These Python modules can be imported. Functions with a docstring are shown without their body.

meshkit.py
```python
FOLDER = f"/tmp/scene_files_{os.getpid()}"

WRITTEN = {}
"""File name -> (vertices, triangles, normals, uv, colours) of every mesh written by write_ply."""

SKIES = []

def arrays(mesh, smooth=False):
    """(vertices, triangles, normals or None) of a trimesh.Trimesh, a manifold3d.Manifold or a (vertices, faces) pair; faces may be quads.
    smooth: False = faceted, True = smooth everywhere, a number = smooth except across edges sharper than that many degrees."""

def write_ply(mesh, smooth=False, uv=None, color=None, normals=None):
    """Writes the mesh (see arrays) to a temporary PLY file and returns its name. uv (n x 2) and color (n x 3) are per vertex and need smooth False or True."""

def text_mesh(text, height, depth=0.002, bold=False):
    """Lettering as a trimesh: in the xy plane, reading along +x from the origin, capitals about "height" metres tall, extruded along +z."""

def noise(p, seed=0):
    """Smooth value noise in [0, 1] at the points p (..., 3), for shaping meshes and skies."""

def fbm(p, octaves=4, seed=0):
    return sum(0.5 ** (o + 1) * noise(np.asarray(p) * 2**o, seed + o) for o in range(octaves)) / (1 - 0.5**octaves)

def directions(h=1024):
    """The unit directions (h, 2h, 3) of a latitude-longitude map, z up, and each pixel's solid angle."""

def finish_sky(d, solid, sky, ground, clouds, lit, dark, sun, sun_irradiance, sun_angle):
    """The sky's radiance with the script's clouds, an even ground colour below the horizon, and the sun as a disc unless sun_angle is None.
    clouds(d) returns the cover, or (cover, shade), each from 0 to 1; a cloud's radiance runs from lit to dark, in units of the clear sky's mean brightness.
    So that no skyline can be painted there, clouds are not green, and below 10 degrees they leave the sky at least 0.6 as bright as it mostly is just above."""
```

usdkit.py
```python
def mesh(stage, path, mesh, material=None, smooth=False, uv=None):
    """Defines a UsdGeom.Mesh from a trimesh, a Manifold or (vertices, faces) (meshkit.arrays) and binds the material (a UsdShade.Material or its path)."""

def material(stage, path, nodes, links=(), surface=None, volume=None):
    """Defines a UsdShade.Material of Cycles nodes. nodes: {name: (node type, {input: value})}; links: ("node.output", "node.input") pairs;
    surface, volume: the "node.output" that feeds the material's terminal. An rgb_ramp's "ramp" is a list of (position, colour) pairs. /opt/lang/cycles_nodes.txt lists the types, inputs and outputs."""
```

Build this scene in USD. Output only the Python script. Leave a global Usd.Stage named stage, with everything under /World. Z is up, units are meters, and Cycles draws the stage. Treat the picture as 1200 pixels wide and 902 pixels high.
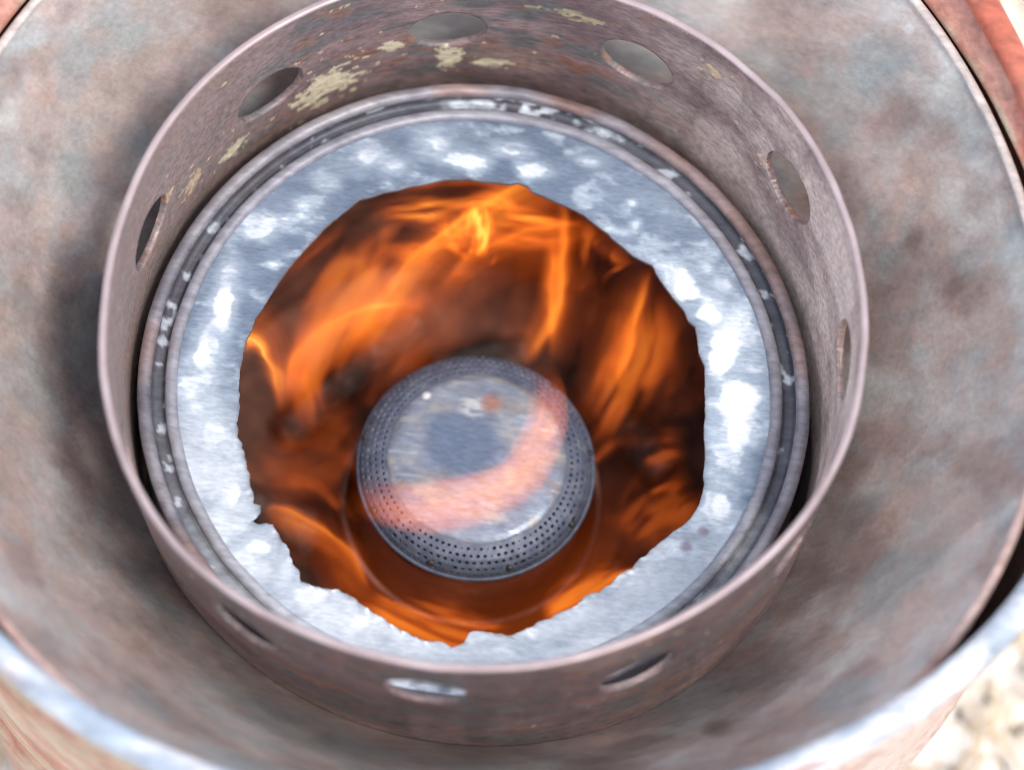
import math, numpy as np, trimesh, manifold3d as m3, usdkit, meshkit
from meshkit import fbm, noise
from pxr import Usd, UsdGeom, UsdLux, UsdShade, Gf, Sdf, Vt

stage = Usd.Stage.CreateInMemory()
UsdGeom.SetStageUpAxis(stage, UsdGeom.Tokens.z)
UsdGeom.SetStageMetersPerUnit(stage, 1.0)
UsdGeom.Xform.Define(stage, '/World')
PI = math.pi
T = Sdf.ValueTypeNames

# ------------------------------------------------------------------ camera
TILT, ROLL, DIST = 0.3969220, 0.1365082, 1.2
EXPOSURE = 0.9
cam = UsdGeom.Camera.Define(stage, '/World/camera')
d = np.array([0, -math.sin(TILT), math.cos(TILT)])
up0 = np.array([0, math.cos(TILT), math.sin(TILT)])
cr, sr = math.cos(ROLL), math.sin(ROLL)
right = cr * np.array([1, 0, 0]) + sr * up0
up = -sr * np.array([1, 0, 0]) + cr * up0
C = d * DIST
cam.AddTransformOp().Set(Gf.Matrix4d(*right, 0, *up, 0, *d, 0, *C, 1))
FOC = 4818.41 / 1200 * 36
cam.CreateFocalLengthAttr(FOC)
cam.CreateHorizontalApertureAttr(36.0)
cam.CreateVerticalApertureAttr(36.0 * 769 / 1024)
cam.CreateHorizontalApertureOffsetAttr(33.205 / 1200 * 36)
cam.CreateVerticalApertureOffsetAttr(-86.996 / 1200 * 36)
cam.CreateClippingRangeAttr(Gf.Vec2f(0.05, 100))
cam.CreateFStopAttr(4.6)
cam.CreateFocusDistanceAttr(1.255)
cam.CreateExposureAttr(EXPOSURE)

# ------------------------------------------------------------------ light: bright overcast day
SUN_DIR = np.array([0.35, -0.30, 0.89]); SUN_DIR /= np.linalg.norm(SUN_DIR)
SUN_INT, SUN_ANGLE, SKY = 0.40, 14.0, 0.12
dome = UsdLux.DomeLight.Define(stage, '/World/sky')
dome.GetPrim().SetCustomDataByKey('kind', 'structure')
sky_mat = usdkit.material(stage, '/World/Looks/sky', {
    's': ('sky_texture', {'sky_type': 'single_scattering', 'sun_disc': False, 'sun_elevation': math.asin(SUN_DIR[2]),
                          'sun_rotation': math.atan2(SUN_DIR[0], SUN_DIR[1]), 'aerosol_density': 2.5, 'air_density': 1.0}),
    'tc': ('texture_coordinate', {}),
    'n': ('noise_texture', {'scale': 2.2, 'detail': 5, 'roughness': .55}),
    'r': ('rgb_ramp', {'ramp': [(0, (0, 0, 0)), (.36, (0.15,) * 3), (.62, (.85,) * 3), (1, (.9,) * 3)]}),
    'c': ('mix_color', {'blend_type': 'mix', 'b': (7.5, 7.9, 8.6), 'use_clamp': False}),
    'b': ('background_shader', {'strength': SKY})},
    [('tc.generated', 'n.vector'), ('n.fac', 'r.fac'), ('s.color', 'c.a'), ('r.color', 'c.fac'), ('c.result', 'b.color')], surface='b.background')
UsdShade.MaterialBindingAPI.Apply(dome.GetPrim()).Bind(sky_mat)
sun = UsdLux.DistantLight.Define(stage, '/World/sun')
sun.CreateNormalizeAttr(True); sun.CreateIntensityAttr(SUN_INT); sun.CreateAngleAttr(SUN_ANGLE); sun.CreateColorAttr(Gf.Vec3f(1, .94, .86))
zz = SUN_DIR; xx = np.cross([0, 1, 0], zz); xx /= np.linalg.norm(xx); yy = np.cross(zz, xx)
sun.AddTransformOp().Set(Gf.Matrix4d(*xx, 0, *yy, 0, *zz, 0, 0, 0, 3, 1))

# ------------------------------------------------------------------ helpers
used = {}
def numbered(parent, name):
    k = (str(parent), name); used[k] = used.get(k, -1) + 1
    return f'{parent}/{name}' if used[k] == 0 else f'{parent}/{name}_{used[k]:03d}'
def tag(prim, label=None, cat=None, group=None, kind=None):
    for k, v in (('label', label), ('category', cat), ('group', group), ('kind', kind)):
        if v: prim.SetCustomDataByKey(k, v)
    return prim
def thing(name, label, cat, loc=(0, 0, 0), group=None):
    x = UsdGeom.Xform.Define(stage, numbered('/World', name))
    x.AddTranslateOp().Set(Gf.Vec3d(*loc))
    tag(x.GetPrim(), label, cat, group)
    return x.GetPrim()
def obj(name, mesh, mat, parent=None, smooth=40, tint=None, heat=None, label=None):
    par = '/World' if parent is None else parent.GetPath()
    if parent is not None and parent.HasAttribute('xformOp:translate'):
        off = np.array(parent.GetAttribute('xformOp:translate').Get())
    else:
        off = np.zeros(3)
    if isinstance(mesh, m3.Manifold):
        mm = mesh.to_mesh(); mesh = trimesh.Trimesh(mm.vert_properties[:, :3], mm.tri_verts, process=False)
    if isinstance(mesh, tuple):
        v, f = np.asarray(mesh[0], float), np.asarray(mesh[1])
        if f.shape[1] == 4: f = np.vstack([f[:, [0, 1, 2]], f[:, [0, 2, 3]]])
        mesh = trimesh.Trimesh(v, f, process=False)
    world = np.array(mesh.vertices)
    pts = mesh.copy(); pts.vertices = world - off
    if tint is not None or heat is not None: smooth = True
    m = usdkit.mesh(stage, numbered(par, name), pts, mat, smooth=smooth)
    api = UsdGeom.PrimvarsAPI(m)
    if tint is not None:
        api.CreatePrimvar('tint', T.Color3fArray, 'vertex').Set(Vt.Vec3fArray.FromNumpy(np.clip(tint, 0, 1).astype(np.float32)))
    if heat is not None:
        api.CreatePrimvar('glow', T.Color3fArray, 'vertex').Set(Vt.Vec3fArray.FromNumpy(np.repeat(heat[:, None], 3, 1).astype(np.float32)))
    if label: m.GetPrim().SetCustomDataByKey('label', label)
    return m.GetPrim()
def circ(c, t):
    """c = [cx, cy, r, cos2, sin2, cos3, sin3 ...]: an out-of-round circle; returns centre and radius"""
    r = np.full_like(t, c[2])
    for n in range(2, (len(c) - 3) // 2 + 2):
        r = r + c[2 * n - 1] * np.cos(n * t) + c[2 * n] * np.sin(n * t)
    if c is DRUM: r = r + .0040 * np.exp(-(((t + .40 + PI) % (2 * PI) - PI) / .34) ** 2)                       # a bulge in the drum, lower right
    if c is RIM: r = r + .0035 * np.exp(-(((t + PI / 2 + PI) % (2 * PI) - PI) / .75) ** 2)    # the can leans against the front of the ring
    return r
def grid_faces(nu, nv, closed_u=True):
    i, j = np.meshgrid(np.arange(nu if closed_u else nu - 1), np.arange(nv - 1), indexing='ij')
    a = i * nv + j; b = ((i + 1) % nu) * nv + j
    return np.stack([a, b, b + 1, a + 1], -1).reshape(-1, 4)
def lathe(cf, prof, nt=360, closed=False, refine=None, warp=None):
    """sweeps a profile [(dr, z)] about the out-of-round circle cf; dr is added to its radius. Returns (verts, faces, theta)."""
    prof = np.asarray(prof, float)
    if refine:
        out = []
        P = np.vstack([prof, prof[:1]]) if closed else prof
        for a, b in zip(P[:-1], P[1:]):
            n = max(1, int(np.ceil(np.linalg.norm(b - a) / refine)))
            out += [a + (b - a) * k / n for k in range(n)]
        if not closed: out.append(P[-1])
        prof = np.array(out)
    t = np.linspace(0, 2 * PI, nt, endpoint=False)
    base = circ(cf, t)
    R = base[:, None] + prof[None, :, 0]
    Z = np.broadcast_to(prof[None, :, 1], R.shape)
    V = np.stack([cf[0] + R * np.cos(t)[:, None], cf[1] + R * np.sin(t)[:, None], Z], -1)
    nv = len(prof)
    V = V.reshape(-1, 3)
    F = grid_faces(nt, nv)
    if closed:
        i = np.arange(nt); F = np.vstack([F, np.stack([i * nv + nv - 1, ((i + 1) % nt) * nv + nv - 1, ((i + 1) % nt) * nv, i * nv], -1)])
    return V, F
def lerp(a, b, t): return np.asarray(a) + (np.asarray(b) - np.asarray(a)) * np.asarray(t)[..., None]
def sstep(a, b, x): t = np.clip((x - a) / (b - a), 0, 1); return t * t * (3 - 2 * t)
def mask(p, c, r, soft=.5): return 1 - sstep(1 - soft, 1 + soft, np.linalg.norm((p - np.asarray(c)) / r, axis=-1))

# ------------------------------------------------------------------ materials
def tinted(name, rough, metal, fine=900, bump=.25, var=.35, spec=.4, stretch=(.35, 1, 1), rvar=.12):
    """albedo from the primvar tint (stains, rust, bare metal, some painted light and shade) times fine streaky grain"""
    return usdkit.material(stage, f'/World/Looks/{name}', {
        'a': ('attribute', {'attribute': 'tint'}),
        'g': ('geometry', {}),
        'mp': ('mapping', {'scale': stretch}),
        'n': ('noise_texture', {'scale': fine, 'detail': 4, 'roughness': .65}),
        'n2': ('noise_texture', {'scale': fine * .22, 'detail': 3, 'roughness': .6}),
        'm': ('map_range', {'from_min': .3, 'from_max': .7, 'to_min': 1 - var, 'to_max': 1 + var}),
        'x': ('mix_color', {'blend_type': 'multiply', 'fac': 1.0, 'use_clamp': False}),
        'rr': ('map_range', {'from_min': .3, 'from_max': .7, 'to_min': rough - rvar, 'to_max': rough + rvar}),
        'ad': ('math', {'math_type': 'add'}),
        'b': ('bump', {'strength': bump, 'distance': .0006}),
        'p': ('principled_bsdf', {'metallic': metal, 'specular_ior_level': spec})},
        [('g.position', 'mp.vector'), ('mp.vector', 'n.vector'), ('mp.vector', 'n2.vector'), ('n.fac', 'm.value'), ('a.color', 'x.a'), ('m.result', 'x.b'),
         ('x.result', 'p.base_color'), ('n2.fac', 'rr.value'), ('rr.result', 'p.roughness'), ('n.fac', 'ad.value1'), ('n2.fac', 'ad.value2'), ('ad.value', 'b.height'), ('b.normal', 'p.normal')], surface='p.BSDF')
def ramped(name, stops, scale, rough, metal, detail=5, bump=.3, dist=.0006, stretch=(1, 1, 1), spec=.4):
    return usdkit.material(stage, f'/World/Looks/{name}', {
        'g': ('geometry', {}), 'mp': ('mapping', {'scale': stretch}),
        'n': ('noise_texture', {'scale': scale, 'detail': detail, 'roughness': .6}),
        'r': ('rgb_ramp', {'ramp': stops}), 'b': ('bump', {'strength': bump, 'distance': dist}),
        'p': ('principled_bsdf', {'metallic': metal, 'roughness': rough, 'specular_ior_level': spec})},
        [('g.position', 'mp.vector'), ('mp.vector', 'n.vector'), ('n.fac', 'r.fac'), ('r.color', 'p.base_color'), ('n.fac', 'b.height'), ('b.normal', 'p.normal')], surface='p.BSDF')
M_bowl = tinted('heat_stained_steel', .36, .5, fine=600, bump=.035, var=.15, spec=.5, stretch=(.2, 1, 1))
M_ring = tinted('rusted_steel', .52, .25, fine=700, bump=.16, var=.38, stretch=(.3, .8, 1))
M_zinc = tinted('galvanized_sheet', .42, .35, fine=800, bump=.3, var=.18, spec=.5)
M_drum = tinted('rusted_drum_paint', .5, .1, fine=300, bump=.35, var=.3)
M_cap = tinted('burnt_steel', .42, .4, fine=700, bump=.12, var=.22)
M_band = ramped('perforated_steel', [(.3, (.065, .075, .11)), (.55, (.11, .125, .175)), (.75, (.17, .18, .21))], 260, .55, .25, spec=.4)
M_edge = ramped('worn_steel_edge', [(.2, (.25, .19, .19)), (.5, (.37, .29, .295)), (.8, (.48, .40, .40))], 60, .46, .35)
M_rim = tinted('can_rim_steel', .48, .2, fine=350, bump=.14, var=.3)
M_soot = ramped('sooty_rust', [(.3, (.03, .012, .009)), (.5, (.085, .032, .02)), (.7, (.17, .07, .042))], 70, .75, 0., bump=.5)
M_cuprim = ramped('burnt_pink_edge', [(.35, (.05, .022, .016)), (.55, (.13, .065, .05)), (.7, (.30, .19, .16))], 45, .6, .1)
M_char = ramped('charred_wood', [(.3, (.012, .010, .009)), (.55, (.04, .03, .026)), (.75, (.12, .10, .09))], 160, .85, 0., stretch=(1, 1, 3), bump=.8)
M_dark = ramped('dark_hole', [(.3, (.03, .032, .04)), (.7, (.07, .07, .085))], 100, .8, 0.)
M_screw = ramped('sooty_screw', [(.3, (.02, .02, .022)), (.7, (.09, .085, .085))], 400, .5, .4)
M_ground = ramped('dry_ground', [(.3, (.50, .43, .32)), (.5, (.70, .64, .53)), (.7, (.82, .78, .71))], 40, .95, 0., bump=.7, dist=.004)
M_straw = ramped('dry_straw', [(.3, (.46, .35, .2)), (.55, (.74, .64, .46)), (.75, (.84, .79, .66))], 30, .7, 0.)
M_stone = ramped('pale_stone', [(.3, (.5, .47, .43)), (.55, (.72, .69, .65)), (.75, (.82, .8, .78))], 60, .8, 0.)
def flame_mat(name, gain):
    return usdkit.material(stage, f'/World/Looks/{name}', {
        'a': ('attribute', {'attribute': 'glow'}), 'bw': ('rgb_to_bw', {}),
        'r': ('rgb_ramp', {'ramp': [(0, (0, 0, 0)), (.1, (.10, .015, .002)), (.3, (.46, .082, .010)), (.6, (1.05, .26, .024)), (.85, (1.5, .52, .06)), (1, (1.8, .8, .13))]}),
        't': ('transparent_bsdf', {}), 'e': ('emission', {'strength': gain}), 'x': ('add_closure', {})},
        [('a.color', 'bw.color'), ('bw.val', 'r.fac'), ('r.color', 'e.color'), ('t.BSDF', 'x.closure1'), ('e.emission', 'x.closure2')], surface='x.closure')
FLAME_GAIN = 0.42
M_flame = flame_mat('flame', FLAME_GAIN)

# ------------------------------------------------------------------ measured out-of-round circles (metres)
TOP = [0, 0, .11195, .00061, .0017, .00076, -.00045, -.00062, -.00013, .00023, -.00007, -.00017, -.00033]
BOT = [.00111, -.00057, .108, -.00096, -.00155, .00022, -.00105]
RIM = [.00034, -.00013, .10117, .001, .00034, .0003, -.0005]
BOWL = [-.00072, .00358, .16572, -.00039, .00046, -.00006, -.00288]
DRUM = [-.00339, .0195, .18419, -.00514, -.00069, .00333, -.00729]
HOLE = [[-69.72, -18.56], [-70.86, -7.48], [-70.46, 3.91], [-68.53, 12.17], [-64.11, 23.44], [-58.98, 33.72], [-52.48, 43.98], [-45.65, 52.3], [-42.91, 55.64], [-35.89, 59.05], [-27.03, 62.73], [-18.1, 66.14], [-10.25, 67.62], [-3.56, 67.74], [1.77, 67.96], [4.86, 69.02], [8.46, 68.09], [9.99, 66.55], [16.92, 64.65], [26.7, 61.14], [35.35, 55.71], [43.25, 49.61], [49.66, 47.09], [51.29, 44.43], [57.39, 37.25], [61.25, 33.5], [62.92, 30.3], [65.22, 28.64], [66.48, 24.24], [67.19, 20.06], [68.47, 17.97], [69.14, 16.65], [70.05, 10.53], [71.04, 3.6], [71.26, -3.41], [72.59, -13.58], [73.15, -21.3], [72.59, -28.32], [70.26, -33.36], [68.0, -36.44], [62.14, -42.25], [54.12, -51.62], [47.18, -58.63], [40.13, -64.53], [32.39, -70.79], [28.33, -73.26], [25.96, -74.95], [21.28, -78.59], [18.67, -78.16], [14.83, -78.17], [11.52, -78.38], [8.79, -79.04], [7.36, -81.94], [3.33, -84.39], [1.87, -83.0], [-3.79, -82.74], [-7.74, -81.96], [-14.44, -79.7], [-18.07, -77.54], [-24.86, -74.74], [-31.03, -71.04], [-34.3, -71.51], [-38.73, -71.07], [-42.77, -69.76], [-44.61, -65.95], [-47.38, -62.82], [-47.9, -60.98], [-50.5, -57.27], [-53.66, -53.35], [-56.01, -53.14], [-58.25, -53.74], [-60.22, -52.66], [-58.18, -50.71], [-58.32, -47.99], [-60.47, -47.48], [-60.83, -45.05], [-62.44, -41.15], [-65.49, -34.67], [-68.15, -27.28], [-69.56, -21.34]]

# ------------------------------------------------------------------ ground
rng = np.random.default_rng(4)
GZ = -.27
n = 121
gx = np.sign(np.linspace(-1, 1, n)) * np.abs(np.linspace(-1, 1, n)) ** 2.6 * 12
X, Y = np.meshgrid(gx, gx, indexing='ij')
G = np.stack([X, Y, GZ + .012 * (fbm(np.stack([X, Y, 0 * X], -1) * 14, 4) - .5)], -1).reshape(-1, 3)
g = obj('ground', (G, grid_faces(n, n, False)), M_ground, smooth=True); tag(g, 'pale dry ground around the stove', kind='structure')
def blade_field(N, centers, spread, lo, hi, w):
    V, F = [], []
    for k in range(N):
        c = centers[rng.integers(len(centers))]
        p = np.array([c[0], c[1], GZ + .006]) + np.append(rng.normal(0, spread, 2), rng.uniform(0, .02))
        a = rng.uniform(0, 2 * PI); L = rng.uniform(lo, hi); el = rng.uniform(-.15, .5)
        t = np.array([math.cos(a) * math.cos(el), math.sin(a) * math.cos(el), math.sin(el)])
        s = np.cross(t, [0, 0, 1]); s /= np.linalg.norm(s); u = np.cross(s, t); ww = w * rng.uniform(.6, 1.5)
        bend = np.array([0, 0, -L * .15])
        base = len(V) * 1
        ring = []
        for q in (0, .5, 1):
            cpt = p + t * L * q + bend * q * q
            for o in (s, u, -s, -u): V.append(cpt + o * ww * (1 - .6 * q) * .5)
        b = len(V) - 12
        for q in range(2):
            for o in range(4):
                F.append([b + q * 4 + o, b + q * 4 + (o + 1) % 4, b + q * 4 + 4 + (o + 1) % 4, b + q * 4 + 4 + o])
    return np.array(V), np.array(F)
cor = [(.20, -.03), (.22, .02), (.18, -.09), (.24, -.06), (.2, .27), (.22, .3), (-.16, -.11), (-.19, -.06), (-.2, .25)]
s_ = obj('dry_straw', blade_field(700, cor, .05, .012, .045, .0013), M_straw, smooth=None)
tag(s_, 'loose dry straw scattered over the pale ground round the stove', 'straw', kind='stuff')
V, F = [], []
ico = trimesh.creation.icosphere(1)
for k in range(2600):
    c = cor[rng.integers(len(cor))]; p = np.append(np.array(c) + rng.normal(0, .05, 2), GZ + .004)
    if k > 900: aa_ = rng.uniform(0, 2 * PI); rr_ = .12 + .55 * rng.random() ** .7; p[:2] = rr_ * math.cos(aa_), rr_ * math.sin(aa_)
    r = rng.uniform(.003, .011)
    v = ico.vertices * (1 + .35 * (noise(ico.vertices * 1.7 + k * 9.1)[:, None] - .5)) * r * [1, rng.uniform(.7, 1), .7] + p
    F.append(ico.faces + sum(len(x) for x in V)); V.append(v)
s_ = obj('gravel', (np.vstack(V), np.vstack(F)), M_stone, smooth=50)
tag(s_, 'pale gravel mixed into the straw on the ground', 'gravel', kind='stuff')

# ------------------------------------------------------------------ outer drum
drum = thing('stove_drum', 'large rusty tapered steel drum with thick rolled rim, outermost around the fire bowl', 'drum', (0, 0, GZ))
DZ = .012
def drum_tint(v):
    a = np.arctan2(v[:, 1], v[:, 0])
    s = np.stack([v[:, 0] * 30, v[:, 1] * 30, v[:, 2] * 60], -1)
    n1, n2, n3 = fbm(s, 4, 1), fbm(s * 2.3, 4, 5), fbm(s * .8, 3, 9)
    col = lerp((.30, .10, .065), (.38, .20, .15), sstep(.35, .65, n1))
    col = lerp(col, (.52, .42, .32), sstep(.60, .70, n2) * .8)
    return col, a, n1, n2, n3
# wall: tapers towards the ground, with two pressed hoops, 2 mm thick
z0, z1 = DZ - .0045, GZ + .002
zs = np.linspace(z0, z1, 60)
def wall_r(z):
    k = (z0 - z) / (z0 - z1)
    return -.0030 - .018 * k + .003 * np.exp(-((z - (z0 - .030)) / .004) ** 2) + .003 * np.exp(-((z - (z0 - .13)) / .004) ** 2)
prof = [(wall_r(z), z) for z in zs] + [(wall_r(z) - .002, z) for z in zs[::-1]]
v, f = lathe(DRUM, prof, 300, closed=True)
col, a, n1, n2, n3 = drum_tint(v)
red = np.exp(-((a - .9) / .7) ** 2)
col = lerp(col, (.42, .095, .05), red * sstep(.3, .6, n3) * .7)
col = lerp(col, (.58, .49, .45), np.exp(-((a + .9) / .8) ** 2) * sstep(.15, .4, n3) * .9)
col = lerp(col, (.36, .30, .22), np.exp(-((a + 2.3) / .6) ** 2) * sstep(.4, .55, n2) * .8)
obj('wall', (v, f), M_drum, drum, tint=col)
# bent-in flange below the bead, reaching towards the bowl on the far side
tt = np.linspace(0, 2 * PI, 400, endpoint=False)
dr = circ(DRUM, tt)
bx = BOWL[0] + (circ(BOWL, tt) + .0030) * np.cos(tt); by = BOWL[1] + (circ(BOWL, tt) + .0030) * np.sin(tt)
ang = np.arctan2(by - DRUM[1], bx - DRUM[0]); rad = np.hypot(bx - DRUM[0], by - DRUM[1]); od = np.argsort(ang)
lipr = np.interp((tt + PI) % (2 * PI) - PI, ang[od], rad[od], period=2 * PI)
far = sstep(-.25, .25, np.sin(tt - .15))
rin = np.minimum((dr - .0075) * (1 - far) + (lipr + .0012) * far, dr - .0055)
rin = np.maximum(rin, lipr + .0012)
kk = np.linspace(0, 1, 14)
Rr = (dr - .0050)[:, None] * (1 - kk) + rin[:, None] * kk
Zz = (DZ - .0005) - (.0125 * kk ** .8)[None, :] * np.minimum(1, ((dr - .005 - rin) / .008))[:, None]
up_ = np.stack([DRUM[0] + Rr * np.cos(tt)[:, None], DRUM[1] + Rr * np.sin(tt)[:, None], Zz], -1)
dn_ = up_[:, ::-1] + [0, 0, -.0012]
v = np.concatenate([up_, dn_], 1); nv_ = v.shape[1]; v = v.reshape(-1, 3); f = grid_faces(400, nv_)
ii = np.arange(400); f = np.vstack([f, np.stack([ii * nv_ + nv_ - 1, ((ii + 1) % 400) * nv_ + nv_ - 1, ((ii + 1) % 400) * nv_, ii * nv_], -1)])[:, ::-1]
col, a, n1, n2, n3 = drum_tint(v)
col = lerp(col, (.52, .25, .20), .75)
kz = np.tile(np.concatenate([kk, kk[::-1]]), 400)
col = lerp(col, (.55, .44, .33), sstep(.75, .95, kz) * sstep(.45, .58, fbm(v * 40, 3, 77)))
col = lerp(col, (.45, .10, .06), sstep(.55, .65, fbm(v * 25, 3, 78)) * .7)
obj('inner_flange', (v, f), M_drum, drum, tint=col)
# rolled rim bead
q = np.linspace(0, 2 * PI, 28, endpoint=False)
prof = np.stack([-.0041 + .0043 * np.cos(q), DZ + .0042 * np.sin(q)], -1)
v, f = lathe(DRUM, prof, 360, closed=True)
v = v + (fbm(v * 60, 3, 3)[:, None] - .5) * .0008
col, a, n1, n2, n3 = drum_tint(v)
sky_tint = sstep(.15, .3, n1) * sstep(-.45, .05, np.cos(a + 1.55))          # sky reflection on the near half, painted blue-white into the rim colour
col = lerp(col, (.29, .345, .42), sky_tint * .97)
col = lerp(col, (.58, .58, .60), sky_tint * sstep(.45, .62, n2) * .8)
col = lerp(col, (.42, .11, .07), np.exp(-((a - .8) / .55) ** 2) * .9)
obj('rolled_rim', (v, f), M_drum, drum, tint=col)

# ------------------------------------------------------------------ fire bowl
bowl = thing('fire_bowl', 'wide heat stained steel bowl sloping down from the drum rim to the pot ring', 'bowl', (0, 0, -.1))
BZ0, BZ1 = .001, -.077
nt, ns = 900, 150
t = np.linspace(0, 2 * PI, nt, endpoint=False)
cT, cB = circ(BOWL, t), circ(BOT, t) - .0003
s = np.linspace(0, 1, ns)
rin = .1078
def bowl_pt(t, s, off=0.):
    """s 0 at the inner edge .. 1 at the lip"""
    R = cB[:, None] * (1 - s) + cT[:, None] * s
    cx = BOT[0] * (1 - s) + BOWL[0] * s; cy = BOT[1] * (1 - s) + BOWL[1] * s
    Z = np.broadcast_to(BZ1 + (BZ0 - BZ1) * s ** 1.18, R.shape) - off
    return np.stack([cx + R * np.cos(t)[:, None], cy + R * np.sin(t)[:, None], Z], -1)
top = bowl_pt(t, s)
top[..., 2] += .0016 * (fbm(top * [22, 22, 8], 3, 2) - .5)
# the inner collar drops under the ring
col_r = np.array([-.0008, -.0022, -.0030, -.0034]); col_z = np.array([-.004, -.012, -.022, -.034])
inner = np.stack([BOT[0] + (cB[:, None] + col_r) * np.cos(t)[:, None], BOT[1] + (cB[:, None] + col_r) * np.sin(t)[:, None], np.broadcast_to(BZ1 + col_z, (nt, 4))], -1)[:, ::-1]
under = bowl_pt(t, s[::-1][::6], .0015)
sheet = np.concatenate([inner, top, under], 1)
nv = sheet.shape[1]
V = sheet.reshape(-1, 3); F = grid_faces(nt, nv)
def bowl_tint(V):
    r = np.hypot(V[:, 0], V[:, 1]); a = np.arctan2(V[:, 1], V[:, 0])
    W = V * [20, 34, 24]
    n1, n2, n3, n4 = fbm(W, 4, 11), fbm(W * 1.7 + 7, 4, 12), fbm(W * 2.9 + 3, 4, 13), fbm(W * [3.2, 9, 6], 3, 14)
    c = lerp((.39, .305, .29), (.52, .435, .42), sstep(.2, .8, n1))             # brown oxide
    c = lerp(c, (.45, .475, .49), sstep(.42, .72, n2) * .65)                     # blue-grey temper
    c = lerp(c, (.55, .40, .37), sstep(.48, .76, n3) * .6)                       # rusty pink
    c = lerp(c, (.60, .61, .60), sstep(.55, .78, fbm(W * 1.3 + 21, 4, 15)) * .6)  # pale grey bloom
    c = lerp(c, (.28, .20, .19), sstep(.48, .70, fbm(W * 1.6 + 31, 4, 16)) * .65)
    c = lerp(c, (.30, .36, .385), sstep(.50, .70, fbm(W * 1.9 + 11, 4, 17)) * .5)
    c = lerp(c, (.52, .33, .26), sstep(.60, .74, fbm(W * 4.3 + 51, 4, 18)) * .3)
    c = c * (1.02 + .36 * n4)[:, None] * [.99, 1.02, .99]
    c = lerp(c, c * [.36, .35, .36], sstep(.137, .111, r + .03 * (n1 - .5) + .02 * (n3 - .5)) * .85)   # shade next to the ring, darkened into the bowl colour
    for p, rr, cc, k in SPOTS:
        c = lerp(c, cc, mask(V[:, :2], p, rr, .6) * k)
    return c
SPOTS = [((.1165, .1135), .0014, (.7, .7, .7), .8), ((.127, .058), .0026, (.16, .115, .10), .5), ((.140, .040), .0026, (.16, .115, .10), .45),
         ((.140, .100), .0025, (.62, .42, .28), .6), ((.085, -.1), .0035, (.10, .085, .07), .55), ((-.087, -.101), .003, (.4, .26, .16), .4)]
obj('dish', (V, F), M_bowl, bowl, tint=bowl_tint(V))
q = np.linspace(0, 2 * PI, 16, endpoint=False)
prof = np.stack([.0006 + .0015 * np.cos(q), BZ0 + .0006 + .0013 * np.sin(q)], -1)
v, f = lathe(BOWL, prof, 480, closed=True)
n1 = fbm(v * 60, 4, 3)
c = lerp((.30, .17, .15), (.42, .30, .275), sstep(.35, .65, n1))
c = lerp((.46, .40, .375), c, sstep(-.2, .35, -np.sin(np.arctan2(v[:, 1], v[:, 0]))))
obj('lip', (v, f), M_drum, bowl, tint=c)

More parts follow.
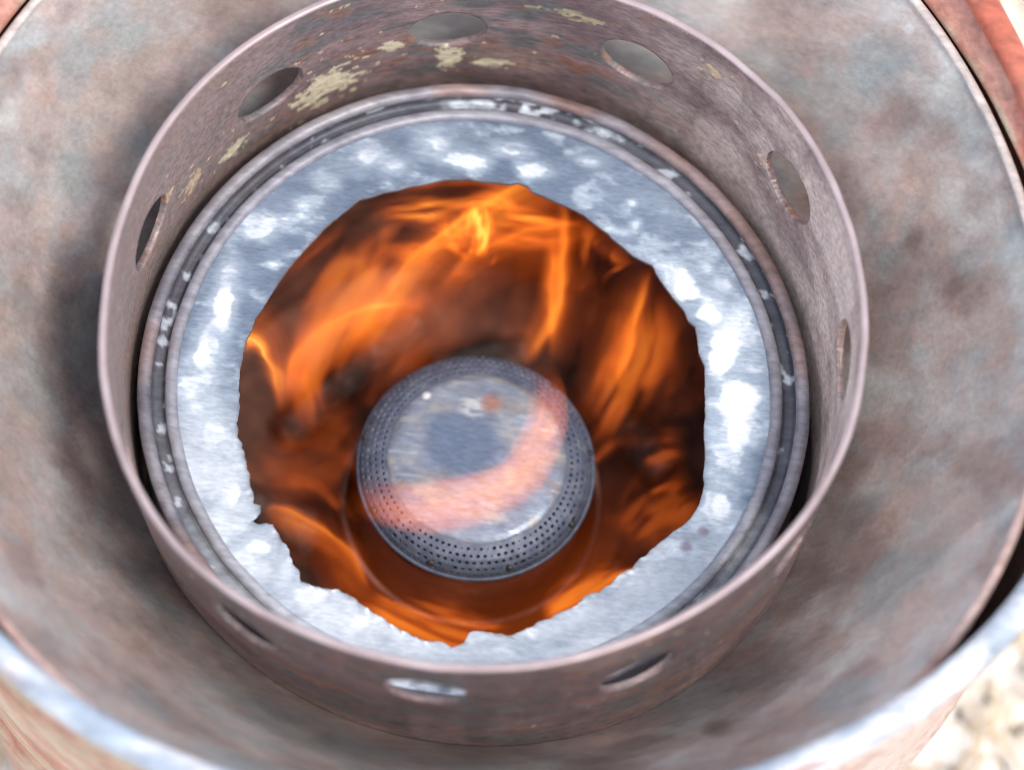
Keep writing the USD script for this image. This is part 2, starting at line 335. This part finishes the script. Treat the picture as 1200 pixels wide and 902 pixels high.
# ------------------------------------------------------------------ pot ring: a band of pipe with eleven round holes
ring = thing('pot_ring', 'rusty steel pot ring standing in the bowl with round holes through its wall', 'ring', (0, 0, -.08))
H0, H1 = -.0765, 0.0
RN = .110
TH = .0021
outer = m3.Manifold.cylinder(H1 - H0, RN, RN, 420).translate((0, 0, H0))
core = m3.Manifold.cylinder(H1 - H0 + .02, RN - TH, RN - TH, 420).translate((0, 0, H0 - .01))
wall = outer - core
HOLES = [(5.5, -.0245), (37, -.027), (70.5, -.031), (102.5, -.034), (134, -.037), (166, -.036), (207, -.033), (239, -.031), (269, -.0240), (302, -.031), (334, -.027)]
for a, z in HOLES:
    h = m3.Manifold.cylinder(.04, .0122, .0122, 48).scale((.89, 1.02, 1)).rotate((0, 90, 0)).translate((RN - .02, 0, 0)).rotate((0, 0, a)).translate((0, 0, z))
    wall = wall - h
wall = wall.refine_to_length(.0012)
mm = wall.to_mesh(); V = np.array(mm.vert_properties[:, :3], float); F = np.array(mm.tri_verts)
def ring_warp(V):
    t = np.arctan2(V[:, 1], V[:, 0]); r = np.hypot(V[:, 0], V[:, 1]); k = np.clip((V[:, 2] - H0) / (H1 - H0), 0, 1)
    rt = circ(TOP, t) * k + circ(BOT, t) * (1 - k)
    cx = BOT[0] * (1 - k); cy = BOT[1] * (1 - k)
    R = rt - (RN - r) + .0005 * (fbm(np.stack([np.cos(t) * 5, np.sin(t) * 5, V[:, 2] * 40], -1), 3, 4) - .5)
    z = V[:, 2] + np.where(k < .5, .0012 * (1 - k) * (fbm(np.stack([np.cos(t) * 4, np.sin(t) * 4, 0 * t], -1), 2, 6) - .5), 0)
    return np.stack([cx + R * np.cos(t), cy + R * np.sin(t), z], -1), r, k, t
Vw, r, k, t = ring_warp(V)
inside = r < RN - TH + 1e-4
a_deg = np.degrees(t)
W = Vw * [34, 34, 70]
n1, n2, n3, n4 = fbm(W, 4, 21), fbm(W * 1.9 + 5, 4, 22), fbm(W * 3.1 + 9, 4, 23), fbm(Vw * [300, 380, 420], 4, 24)
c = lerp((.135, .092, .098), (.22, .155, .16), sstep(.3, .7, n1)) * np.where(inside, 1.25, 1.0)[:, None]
c = lerp(c, (.12, .125, .13), sstep(.5, .66, n2) * .8)
c = lerp(c, (.25, .115, .075), sstep(.58, .70, n3) * .65)
drip = fbm(np.stack([np.cos(t) * 14, np.sin(t) * 14, Vw[:, 2] * 9], -1), 4, 27)
c = lerp(c, (.095, .075, .078), sstep(.52, .70, drip) * .4)
c = lerp(c, (.30, .20, .17), sstep(.56, .70, fbm(W * .55 + 13, 4, 28)) * .5)
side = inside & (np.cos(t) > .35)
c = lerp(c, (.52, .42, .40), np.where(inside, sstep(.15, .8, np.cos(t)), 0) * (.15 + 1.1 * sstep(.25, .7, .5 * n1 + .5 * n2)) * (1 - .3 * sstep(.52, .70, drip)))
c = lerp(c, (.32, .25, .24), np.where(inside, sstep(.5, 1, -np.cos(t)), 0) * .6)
# cream flakes of old coating left on the inner face: angle, height, half sizes
def flake(a0, z0, da, dz, th, colour=(.68, .61, .45)):
    global c
    w = np.exp(-((a_deg - a0) / da) ** 2 - ((Vw[:, 2] - z0) / dz) ** 2) * inside
    m = sstep(th, th + .05, w * .55 + .9 * (n4 - .5) + .35 * (n3 - .5))
    c = lerp(c, colour, m * .9)
flake(123, -.053, 7, .012, .27); flake(102, -.054, 3, .009, .33); flake(95, -.056, 5, .006, .42); flake(112, -.040, 3, .005, .42)
flake(82, -.016, 9, .004, .42, (.42, .36, .22)); flake(66, -.033, 3, .003, .42, (.55, .42, .30)); flake(58, -.012, 3, .004, .36, (.6, .45, .32))
flake(142, -.054, 4, .006, .3); flake(152, -.048, 3, .005, .3, (.6, .45, .32)); flake(160, -.035, 3, .004, .3, (.6, .45, .32)); flake(44, -.030, 2.2, .004, .45, (.62, .48, .38))
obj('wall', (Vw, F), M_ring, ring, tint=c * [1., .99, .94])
# worn upper edge, a thin bead over the pipe's cut end
q = np.linspace(0, 2 * PI, 14, endpoint=False)
prof = np.stack([-.00105 + .00115 * np.cos(q), H1 + .0002 + .0008 * np.sin(q)], -1)
v, f = lathe(TOP, prof, 720, closed=True)
v += (fbm(v * 70, 3, 2)[:, None] - .5) * .0006
obj('worn_top_edge', (v, f), M_edge, ring, smooth=True)

# ------------------------------------------------------------------ can with the cut lid
can = thing('galvanized_can', 'grey galvanized can inside the pot ring with a ragged opening cut in its lid', 'can', (0, 0, -.195))
RZ = -.0575
prof = [(-.0030, RZ - .012), (-.0032, -.192), (-.0040, -.192), (-.0038, RZ - .012)]
v, f = lathe(RIM, prof, 300, closed=True, refine=.006)
n1 = fbm(v * [40, 40, 25], 4, 31)
outside = True
obj('liner', (v, f), M_soot, can)
v, f = lathe(RIM, [(-.0012, RZ - .001), (-.0014, -.192), (-.0024, -.192), (-.0022, RZ - .001)], 400, closed=True, refine=.002)
n1 = fbm(v * 50, 4, 33)
obj('body', (v, f), M_zinc, can, tint=lerp((.42, .45, .49), (.66, .69, .72), sstep(.35, .6, n1)))
v, f = lathe([RIM[0], RIM[1], .0975], [(-.0975 + .0002, -.1915), (0, -.1915), (0, -.193), (-.0975 + .0002, -.193)], 120, refine=.01)
obj('base', (v, f), M_soot, can)
# rolled outer rim (a bead), groove (well) and inner bead: pressed lid profile
def rim_tint(v, seed, rusty):
    n1, n2, n3 = fbm(v * [50, 50, 50], 4, seed), fbm(v * [110, 150, 150], 3, seed + 1), fbm(v * 25, 3, seed + 2)
    c = lerp((.12, .115, .135), (.25, .235, .26), sstep(.3, .7, n1))
    c = lerp(c, (.24, .13, .10), sstep(.48, .62, n3) * rusty)
    return c, n2, n3
q = np.linspace(0, 2 * PI, 20, endpoint=False)
v, f = lathe(RIM, np.stack([-.0019 + .0021 * np.cos(q), RZ + .0019 * np.sin(q)], -1), 600, closed=True)
v += (fbm(v * 90, 3, 7)[:, None] - .5) * .0006
c, n2, n3 = rim_tint(v, 41, .6)
obj('rolled_rim', (v, f), M_rim, can, tint=c)
v, f = lathe(RIM, [(-.0036, RZ), (-.0042, RZ - .0020), (-.0052, RZ - .0027), (-.0072, RZ - .0027), (-.0082, RZ - .0018), (-.0082, RZ - .0030), (-.0072, RZ - .0038), (-.0050, RZ - .0038), (-.0038, RZ - .003)], 720, closed=True, refine=.0008)
c, n2, n3 = rim_tint(v, 51, .4)
n2 = fbm(v * [240, 300, 400], 4, 52)
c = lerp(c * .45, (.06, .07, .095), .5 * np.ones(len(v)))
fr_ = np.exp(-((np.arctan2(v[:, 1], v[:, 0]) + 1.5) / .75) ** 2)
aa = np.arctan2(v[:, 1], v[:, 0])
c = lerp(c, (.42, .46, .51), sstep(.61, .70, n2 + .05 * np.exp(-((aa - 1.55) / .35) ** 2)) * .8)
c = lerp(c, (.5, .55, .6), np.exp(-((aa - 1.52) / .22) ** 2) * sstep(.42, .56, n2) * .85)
c = lerp(c, (.68, .72, .77), fr_ * (.5 + .5 * sstep(.3, .5, n2)))  # front of the groove whitened to look lit through the ring holes
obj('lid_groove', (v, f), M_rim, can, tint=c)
v, f = lathe(RIM, np.stack([-.0100 + .0019 * np.cos(q), RZ - .0008 + .0016 * np.sin(q)], -1), 600, closed=True)
v += (fbm(v * 90, 3, 17)[:, None] - .5) * .0005
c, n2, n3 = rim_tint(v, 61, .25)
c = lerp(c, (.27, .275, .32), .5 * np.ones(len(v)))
c = lerp(c, (.60, .63, .67), np.exp(-((np.arctan2(v[:, 1], v[:, 0]) + 1.5) / .75) ** 2) * .8)  # front of the bead lightened too, brightness put into its colour
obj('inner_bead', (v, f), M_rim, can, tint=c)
# the lid's flat plate with its torn hole
PZ = -.0587
H = np.array(HOLE) / 1000.0
seg = np.vstack([H, H[:1]])
L = np.append(0, np.cumsum(np.linalg.norm(np.diff(seg, axis=0), axis=1)))
nt, ns = 1600, 64
u = np.linspace(0, L[-1], nt, endpoint=False)
hx, hy = np.interp(u, L, seg[:, 0]), np.interp(u, L, seg[:, 1])
th = np.unwrap(np.arctan2(hy, hx))
if th[-1] < th[0]: pass
rag = (fbm(np.stack([hx, hy, 0 * hx], -1) * 260, 4, 5) - .5)
rough_side = sstep(.1, .6, -(hy + .3 * hx) / .08)
k_ = 1 + rag * (.010 + .022 * rough_side)
hx, hy = hx * k_, hy * k_
lin = np.linspace(th[0], th[0] + (2 * PI if th[-1] > th[0] else -2 * PI), nt, endpoint=False)
ro = circ(RIM, lin) - .0095
ox, oy = ro * np.cos(lin) + RIM[0], ro * np.sin(lin) + RIM[1]
s = np.linspace(0, 1, ns)[None, :] ** 1.15
X = hx[:, None] * (1 - s) + ox[:, None] * s; Y = hy[:, None] * (1 - s) + oy[:, None] * s
P2 = np.stack([X, Y, 0 * X], -1)
near = np.exp(-s * 7)
Z = PZ + .0011 * (fbm(P2 * 38, 3, 8) - .5) + near * rough_side[:, None] * .0035 * (fbm(P2 * 130, 3, 9) - .45)
V1 = np.stack([X, Y, Z], -1); V2 = V1[:, ::-1] - [0, 0, .0011]
Vp = np.concatenate([V2, V1], 1)
nv = Vp.shape[1]; V = Vp.reshape(-1, 3); F = grid_faces(nt, nv)
i = np.arange(nt); F = np.vstack([F, np.stack([i * nv + nv - 1, ((i + 1) % nt) * nv + nv - 1, ((i + 1) % nt) * nv, i * nv], -1)])
if th[-1] > th[0]: F = F[:, ::-1]
F = F[:, ::-1]
W = V * [30, 48, 30]
n1, n2, n3, n4 = fbm(W, 4, 71), fbm(W * 2.1 + 3, 4, 72), fbm(W * 4.2 + 5, 4, 73), fbm(V * [260, 500, 300], 3, 74)
n5 = fbm(V * [150, 230, 150], 4, 75)
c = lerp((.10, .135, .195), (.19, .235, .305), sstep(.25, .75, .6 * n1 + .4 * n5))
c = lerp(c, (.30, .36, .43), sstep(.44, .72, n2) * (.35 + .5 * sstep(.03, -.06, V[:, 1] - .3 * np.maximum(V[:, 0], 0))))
c = lerp(c, (.11, .125, .165), sstep(.56, .75, n3) * .5)
c = lerp(c, (.33, .385, .45), sstep(.50, .68, .5 * n3 + .5 * n5) * .55)
WHITE = [(-23.5, 79.1, 4.5, 5), (-34, 69, 3.5, 3), (-42, 71, 4, 3.5), (1.9, 80, 6, 3), (26.2, 79.2, 3.6, 1.8), (43.1, 60.2, 1.9, 1.9), (41, 67.5, 1.5, 1.5), (66.5, 49.2, 2, 1.6), (71.6, 44.1, 3.4, 2.6), (60, 42, 8, 7), (69.8, 35.5, 6, 6),
         (77.5, 26, 8, 10), (82.0, 12.5, 8, 10), (81.6, -2, 8, 10), (80, -14, 6, 9), (78, -28, 5, 8), (-79.5, 24, 3.2, 6), (-79, 12, 4, 8), (-82, 0, 4.5, 9), (-81.5, -14, 4.5, 9), (-76, -26, 3.5, 6), (-68.5, -46.2, 2.2, 6), (-65.5, -56, 2.6, 5), (-58.4, -60.8, 4.5, 3), (-61, -65.8, 4, 2.5), (20, -83, 11, 4), (56.4, -69.1, 6, 4.5),
         (48, -76, 8, 5), (32, -82, 7, 3), (-25, -80, 7, 4), (-40, -74, 6, 4), (-5, -86, 9, 3), (-54, 60, 4, 3), (-72, 42, 5, 4), (-60, 51, 3, 2.5), (10, 74, 5, 2.5), (-12, 74, 7, 3)]
for q_, (x, y, a, b) in enumerate(WHITE):
    w = np.exp(-((V[:, 0] - x / 1000) / (a / 1000)) ** 2 - ((V[:, 1] - y / 1000) / (b / 1000)) ** 2)
    w = np.minimum(w * 1.25, 1)
    halo = sstep(.0, .9, w ** .6 + .7 * (n3 - .5) + .5 * (n5 - .5))
    crust = sstep(.34, .60, w * .60 + .9 * (n3 - .5) + 1.1 * (n5 - .5) + .5 * (n4 - .5))
    c = lerp(c, (.36, .42, .49), halo * .7)
    c = lerp(c, (.60, .64, .69), crust * (.55 + .4 * sstep(.35, .65, n5)))
for x, y, a, b in ((62, 40, 5, 5), (68, 34, 5, 4), (76, 22, 6, 8), (81, 8, 6, 9), (82, -4, 4, 6), (79, -28, 3, 5), (-79, 14, 3, 8), (-83, -2, 3, 5), (-67, -47, 2.5, 6), (-57, -61, 5, 3), (56, -70, 5, 4), (46, -76, 4, 3), (20, -84, 9, 3), (-24, -80, 5, 3)):
    w = np.exp(-((V[:, 0] - x / 1000) / (a / 1000)) ** 2 - ((V[:, 1] - y / 1000) / (b / 1000)) ** 2)
    c = lerp(c, (.80, .82, .84), sstep(.30, .55, w * .75 + .7 * (n3 - .5) + .7 * (n5 - .5)) * .9)
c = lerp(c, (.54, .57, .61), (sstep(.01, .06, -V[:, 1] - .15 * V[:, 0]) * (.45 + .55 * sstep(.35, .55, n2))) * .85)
for x, y, r_ in ((74.6, -37, 1.7), (70, -42.6, 1.8), (68, -34.6, 1.3)):
    c = lerp(c, (.20, .15, .19), mask(V[:, :2], (x / 1000, y / 1000), r_ / 1000, .5) * .75)
edge = np.tile(np.concatenate([np.exp(-s[0][::-1] * 30), np.exp(-s[0] * 30)]), nt)
c = lerp(c, (.09, .075, .08), edge * sstep(.3, .55, n3) * .75)
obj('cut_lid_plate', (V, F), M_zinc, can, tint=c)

# ------------------------------------------------------------------ burner: perforated cap over an open cup
BX, BY = .0043, -.0079
burner = thing('burner_cap', 'round burner cap with perforated skirt standing in the middle of the fire', 'burner', (BX, BY, -.19))
BC = [BX, BY, .0]
ZT = -.1000
prof = [(.00001, ZT + .0012), (.010, ZT + .0012), (.0165, ZT + .0011), (.0215, ZT + .0008), (.0245, ZT + .0005), (.0262, ZT + .0002), (.0276, ZT - .0003), (.0285, ZT - .0009), (.0285, ZT - .0018), (.0260, ZT - .0010), (.0001, ZT - .0004)]
v, f = lathe([BX, BY, 0.], prof, 360, refine=.0006)
v[:, 2] += .0007 * (fbm(v * 90, 3, 3) - .5)
W = (v - [BX, BY, 0]) * [75, 110, 100]
n1, n2, n3 = fbm(W, 4, 81), fbm(W * 1.9 + 4, 4, 82), fbm(W * [2, 6, 3], 3, 83)
c = lerp((.16, .185, .24), (.25, .285, .35), sstep(.25, .75, n1))
c = lerp(c, (.38, .35, .31), sstep(.55, .72, n2) * .6)
c = lerp(c, (.27, .20, .17), sstep(.60, .74, fbm(W * 1.5 + 8, 4, 84)) * .45)
c = lerp(c, (.46, .48, .52), sstep(.64, .74, n3) * .4)
rel = v[:, :2] - [BX, BY]
c = lerp(c, (.165, .205, .285), mask(rel + .0016 * (np.stack([n1, n2], -1) - .5) * 4, (-.004, .003), .0215, .35) * .0)
c = lerp(c, (.30, .27, .25), mask(rel + .0016 * (np.stack([n1, n2], -1) - .5) * 5, (-.0025, .002), .021, .3) * .55 * sstep(.3, .6, n2))
c = lerp(c, (.095, .13, .20), mask(rel + .0016 * (np.stack([n1, n2], -1) - .5) * 4, (-.005, .004), .0125, .3) * .9)
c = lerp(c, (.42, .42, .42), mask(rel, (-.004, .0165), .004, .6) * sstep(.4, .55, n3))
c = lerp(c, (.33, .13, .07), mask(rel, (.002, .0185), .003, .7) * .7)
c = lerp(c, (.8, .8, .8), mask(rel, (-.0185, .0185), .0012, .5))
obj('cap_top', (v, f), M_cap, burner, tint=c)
# perforated skirt: a strip of cells, each a square with an octagonal hole punched through
NC, NR = 92, 5
K = np.linspace(0, 1, 40)
bz = np.array([(.0282, ZT - .0006), (.0306, ZT - .0013), (.0330, ZT - .0024), (.0350, ZT - .0040), (.0364, ZT - .0060), (.0370, ZT - .0085)])
bl = np.append(0, np.cumsum(np.linalg.norm(np.diff(bz, axis=0), axis=1))); bl /= bl[-1]
def skirt(u, vv, off):
    """u in turns, vv 0 top .. 1 bottom, off inward"""
    r = np.interp(vv, bl, bz[:, 0]) - off; z = np.interp(vv, bl, bz[:, 1]) - off * .3
    return np.stack([BX + r * np.cos(2 * PI * u), BY + r * np.sin(2 * PI * u), z], -1)
V, F = [], []; cnt = 0
sq = np.array([(-.5, -.5), (0, -.5), (.5, -.5), (.5, 0), (.5, .5), (0, .5), (-.5, .5), (-.5, 0)])
oc = np.array([(math.cos(a), math.sin(a)) for a in np.radians([225, 270, 315, 0, 45, 90, 135, 180])])
for j in range(NR):
    for i_ in range(NC):
        big = (j in (3,)) and (i_ % 9 == 4)
        cx = i_ + .5 + (.5 if j % 2 else 0); cy = j + .5
        hr = (.30 if rng.random() > .10 else .16) * rng.uniform(.88, 1.08) if not big else .40
        P = np.vstack([sq, oc * hr]) + [cx, cy]
        uu, vv = P[:, 0] / NC, .06 + .88 * P[:, 1] / NR
        V += [skirt(uu, vv, 0.), skirt(uu[8:], vv[8:], .0005)]
        for e in range(8):
            e2 = (e + 1) % 8
            F.append([cnt + e, cnt + e2, cnt + 8 + e2, cnt + 8 + e]); F.append([cnt + 8 + e, cnt + 8 + e2, cnt + 16 + e2, cnt + 16 + e])
        cnt += 24
for lo, hi in ((0., .06), (.94, 1.0)):                                     # plain margins above and below the holes
    for i_ in range(NC * 2):
        for (a, b, w) in ((lo, hi, 0.),):
            U = np.array([i_, i_ + 1, i_ + 1, i_]) / (NC * 2); VV = np.array([lo, lo, hi, hi])
            V.append(skirt(U, VV, 0.)); F.append([cnt, cnt + 1, cnt + 2, cnt + 3]); cnt += 4
V = np.vstack(V); F = np.array(F)[:, ::-1]
obj('perforated_skirt', (V, F), M_band, burner, smooth=None)
q = np.linspace(0, 2 * PI, 12, endpoint=False)
v, f = lathe([BX, BY, .0370], np.stack([.0008 * np.cos(q), ZT - .0090 + .0009 * np.sin(q)], -1), 200, closed=True)
obj('skirt_hem', (v, f), M_band, burner, smooth=True)
v, f = lathe([BX, BY, 0.], [(.0265, ZT - .0022), (.0306, ZT - .0036), (.0340, ZT - .0060), (.0358, ZT - .0088)], 160, refine=.002)
obj('dark_hole_backing', (v, f), M_dark, burner)  # dark sheet added behind the perforations so the holes look shaded
v, f = lathe([BX, BY, 0.], [(.0358, ZT - .0090), (.0343, -.19)], 160, refine=.004)
obj('inner_sleeve', (v, f), M_soot, burner)
for k2 in range(9):
    a = 2 * PI * (k2 + .35) / 9
    p = skirt(np.array([a / (2 * PI)]), np.array([.72]), -.0003)[0]
    m = trimesh.creation.icosphere(2); m.vertices = m.vertices * [.0012, .0012, .0008]
    m.apply_transform(trimesh.transformations.rotation_matrix(1.1, [-math.sin(a), math.cos(a), 0])); m.apply_translation(p)
    obj('screw', m, M_screw, burner, smooth=True)
prof = [(.0395, -.190), (.0398, -.150), (.0402, -.1395), (.0412, -.1380), (.0422, -.1392), (.0420, -.150), (.0418, -.190)]
v, f = lathe([BX, BY - .001, 0.], prof, 220, refine=.004)
obj('outer_cup', (v, f), M_soot, burner)
q = np.linspace(0, 2 * PI, 12, endpoint=False)
v, f = lathe([BX, BY - .001, .0412], np.stack([.0011 * np.cos(q), -.1376 + .0009 * np.sin(q)], -1), 220, closed=True)
obj('cup_rim', (v, f), M_cuprim, burner, smooth=True)

# ------------------------------------------------------------------ charred wood in the chamber
def stick(p0, p1, r, seed, label):
    p0, p1 = np.array(p0) / 1000, np.array(p1) / 1000
    tt = (p1 - p0); Ln = np.linalg.norm(tt); tt /= Ln
    a = np.cross(tt, [0, 0, 1.0]); a /= np.linalg.norm(a); b = np.cross(tt, a)
    ns, nq = 24, 14
    qs = np.linspace(0, 2 * PI, nq, endpoint=False)
    S = np.linspace(0, 1, ns)
    rr = r / 1000 * (.75 + .5 * fbm(np.stack(list(np.meshgrid(S * 5, np.cos(qs) * 1.5 + seed, indexing='ij')) + [np.broadcast_to(np.sin(qs) * 1.5, (ns, nq))], -1), 3, seed))
    rr[0] *= .55; rr[-1] *= .45
    V = p0 + tt * (S * Ln)[:, None, None] + rr[..., None] * (np.cos(qs)[:, None] * a + np.sin(qs)[:, None] * b)
    V = V.reshape(-1, 3); F = grid_faces(ns, nq, False)
    i, j = np.arange(ns - 1), nq - 1
    F = np.vstack([F, np.stack([i * nq + j, (i + 1) * nq + j, (i + 1) * nq, i * nq], -1)])
    V = np.vstack([V, p0, p1]); caps = [[ns * nq, (k + 1) % nq, k, k] for k in range(nq)] + [[ns * nq + 1, (ns - 1) * nq + k, (ns - 1) * nq + (k + 1) % nq, (ns - 1) * nq + (k + 1) % nq] for k in range(nq)]
    F = np.vstack([F, caps]); tri = np.vstack([F[:, [0, 1, 2]], F[:, [0, 2, 3]]]); tri = tri[(tri[:, 0] != tri[:, 1]) & (tri[:, 1] != tri[:, 2]) & (tri[:, 0] != tri[:, 2])]
    o = obj('charred_stick', (V, tri), M_char, None, smooth=50)
    tag(o, label, 'charred wood', 'charred wood burning in the can')
stick((-60, 20, -180), (-20, 62, -160), 6, 1, 'charred stick under the flames at the upper left of the burner cap')
stick((-14, 50, -176), (18, 58, -168), 6, 2, 'short charred stick directly behind the burner cap')
stick((36, 60, -182), (66, 14, -150), 6, 3, 'long charred stick right of the burner cap, below the tall right flame')
stick((-80, -2, -178), (-44, -18, -165), 7, 4, 'charred stick left of the burner cap')
stick((52, -8, -182), (76, -34, -160), 6, 5, 'charred stick at the lower right of the opening')
stick((-62, -36, -178), (-34, -60, -165), 6, 6, 'charred stick at the lower left behind the torn lid edge')

# ------------------------------------------------------------------ fire: thin curved sheets of flame
fire = thing('fire', 'orange flames licking round the burner cap inside the can', 'fire', (0, 0, -.19))
FLAMES = [
 ([[-40.3, 59.8, -85.0], [-21.7, 61.5, -80.0], [-5.8, 63.9, -78.0], [7.8, 64.8, -80.0], [29.7, 68.6, -88.0]],20.0,'soft',1.10),
 ([[-4.2, 56.1, -90.0], [-4.2, 63.0, -80.0], [-6.3, 70.7, -70.0]],15.0,'soft',1.00),
 ([[-35.0, 29.3, -130.0], [-26.9, 37.9, -115.0], [-19.1, 47.7, -100.0], [-4.7, 60.5, -90.0], [15.0, 72.4, -80.0], [27.7, 77.5, -75.0]],22.5,'edge',0.75),
 ([[-42.3, 15.1, -150.0], [-43.7, 28.0, -130.0], [-38.1, 38.6, -110.0], [-30.6, 52.0, -100.0], [-22.6, 60.8, -90.0]],32.5,'soft',0.42),
 ([[-54.6, 15.4, -140.0], [-53.6, 22.5, -120.0], [-47.9, 29.7, -110.0], [-37.7, 34.2, -105.0], [-25.8, 36.9, -100.0], [-13.5, 47.1, -100.0]],10.0,'edge',0.60),
 ([[-74.1, 24.4, -110.0], [-70.1, 25.3, -100.0], [-64.8, 22.5, -100.0], [-60.0, 18.6, -120.0], [-58.0, 11.9, -140.0]],9.0,'edge',0.85),
 ([[-14.5, 50.9, -120.0], [-3.7, 60.3, -110.0], [9.0, 64.8, -100.0], [20.7, 68.0, -95.0], [33.8, 70.1, -90.0]],10.5,'edge',0.55),
 ([[11.8, 44.3, -150.0], [16.3, 55.1, -130.0], [18.4, 64.2, -115.0], [18.5, 72.9, -100.0], [14.5, 82.3, -90.0]],11.5,'edge',0.60),
 ([[28.5, 46.8, -150.0], [28.3, 59.9, -130.0], [24.9, 68.3, -115.0], [20.1, 76.1, -100.0]],10.0,'edge',0.55),
 ([[36.9, 30.6, -160.0], [40.8, 44.6, -140.0], [43.9, 52.0, -120.0], [46.5, 59.6, -105.0], [48.6, 65.5, -90.0]],10.0,'edge',0.70),
 ([[48.7, 26.2, -160.0], [51.9, 46.2, -140.0], [54.8, 57.6, -115.0], [54.4, 66.2, -100.0]],20.0,'soft',0.07),
 ([[45.0, 2.4, -150.0], [59.3, 8.9, -130.0], [74.6, 11.8, -120.0]],20.0,'soft',0.36),
 ([[-63.9, -38.1, -100.0], [-50.6, -36.9, -110.0], [-36.7, -37.3, -130.0], [-26.0, -41.9, -150.0]],11.5,'edge',0.62),
 ([[-27.6, -40.7, -150.0], [-9.9, -51.0, -140.0], [8.3, -57.4, -130.0], [23.0, -51.2, -140.0]],11.5,'soft',0.42),
 ([[33.5, -46.8, -140.0], [45.5, -39.2, -130.0], [59.7, -23.6, -140.0]],11.5,'soft',0.50),
 ([[-32.0, -22.3, -94.0], [-22.5, -29.6, -92.0], [-7.2, -29.2, -90.0], [7.2, -23.5, -89.0], [18.6, -14.2, -88.0], [24.4, -0.9, -87.0], [24.1, 12.1, -87.0], [17.7, 21.7, -88.0]],9.0,'veil',0.85),  # glowing sheet added in place of the flame reflection on the cap
 ([[-71.5, 3.0, -130.0], [-54.6, 1.9, -140.0], [-38.6, 18.6, -150.0]],27.5,'soft',0.14),
 ([[-66.4, -12.4, -130.0], [-47.5, -8.9, -140.0], [-29.6, -16.0, -150.0]],20.0,'soft',0.22),
 ([[-66.4, 33.2, -100.0], [-57.3, 45.1, -90.0], [-44.6, 61.2, -85.0]],11.0,'soft',0.18),
 ([[63.2, 32.7, -140.0], [64.4, 43.0, -120.0], [63.1, 49.5, -100.0]],17.5,'soft',0.04),
 ([[57.4, -15.7, -140.0], [69.2, -5.8, -130.0], [78.3, 3.6, -120.0]],17.5,'soft',0.20),
 ([[-39.8, -11.9, -125.0], [-33.2, -34.2, -125.0], [-20.2, -49.5, -125.0], [-4.5, -55.2, -125.0], [11.8, -55.2, -125.0], [29.9, -48.0, -125.0], [44.2, -31.0, -125.0], [49.0, -10.6, -125.0], [47.1, 5.3, -125.0]],18.0,'veil',0.30),
 ([[28.4, 64.9, -120.0], [33.0, 72.0, -100.0], [37.5, 73.7, -90.0]],15.0,'soft',0.36),
 ([[43.2, 22.0, -155.0], [49.6, 41.3, -140.0], [51.5, 51.6, -120.0], [47.4, 62.1, -100.0]],16.5,'soft',0.36),
 ([[-33.5, 45.3, -110.0], [-20.4, 58.0, -100.0], [-9.5, 65.7, -90.0]],20.0,'soft',0.35),
 ([[5.1, 73.9, -100.0], [27.9, 68.2, -100.0], [45.6, 58.9, -100.0]],22.5,'soft',0.10),
]
def catmull(P, n):
    P = np.asarray(P, float); P = np.vstack([2 * P[0] - P[1], P, 2 * P[-1] - P[-2]])
    m = len(P) - 3; u = np.linspace(0, m, n); i = np.minimum(u.astype(int), m - 1); t = (u - i)[:, None]
    a, b, c_, e = P[i], P[i + 1], P[i + 2], P[i + 3]
    return .5 * (2 * b + (c_ - a) * t + (2 * a - 5 * b + 4 * c_ - e) * t ** 2 + (3 * b - a - 3 * c_ + e) * t ** 3)
for k2, (pts, w, ty, heat) in enumerate(FLAMES):
    nl, nw = 150, 61
    S = catmull(np.array(pts) / 1000, nl); Tn = np.gradient(S, axis=0); Tn /= np.linalg.norm(Tn, axis=1)[:, None]
    n0 = np.array([.15 * math.sin(k2 * 2.1), -.35 + .2 * math.cos(k2), 1.0]); n0 /= np.linalg.norm(n0)
    Wd = np.cross(Tn, n0); Wd /= np.linalg.norm(Wd, axis=1)[:, None]; Nn = np.cross(Wd, Tn)
    l = np.linspace(0, 1, nl); uu = np.linspace(-1, 1, nw)
    ll, UU = np.meshgrid(l, uu, indexing='ij')
    width = w / 1000 * (.55 + .45 * np.sin(PI * np.clip(l * .9 + .08, 0, 1)))
    wob = (fbm(np.stack([ll * 3.0 + k2 * 7.7, UU * .8, 0 * ll], -1), 3, k2) - .5)
    V = S[:, None] + Wd[:, None] * (width[:, None] * (UU + wob * .8))[..., None] + Nn[:, None] * (width[:, None] * (.55 * (1 - UU ** 2) + .35 * wob))[..., None]
    sgn = 1 if k2 % 2 else -1
    streak = fbm(np.stack([ll * 1.8 + k2 * 3.3, UU * 2.8 + wob * 2.5, 0 * ll + k2], -1), 4, 40 + k2)
    fine = fbm(np.stack([ll * 4 + k2, UU * 8 + wob * 5, 0 * ll + k2], -1), 3, 80 + k2)
    fade = sstep(0, .25, l)[:, None] * sstep(0, .3, 1 - l)[:, None]
    if ty == 'edge':
        u_ = UU * sgn
        prof = np.exp(-np.abs(u_ - .45) / np.where(u_ > .45, .15, .5)) * sstep(0, .16, 1 - np.abs(UU))
        Hh = heat * prof * (.45 + 1.1 * streak)
    elif ty == 'veil':
        Hh = heat * np.maximum(np.cos(UU * PI / 2), 0) ** .7 * (.75 + .5 * streak) * .5
    else:
        Hh = heat * np.maximum(np.cos(UU * PI / 2), 0) ** 1.2 * (.06 + 1.9 * sstep(.34, .72, streak) ** 1.2) * .62
    Hh = Hh * fade * (.85 + .3 * fine)
    obj('flame_tongue', (V.reshape(-1, 3), grid_faces(nl, nw, False)), M_flame, fire, heat=np.clip(Hh, 0, 1).reshape(-1))
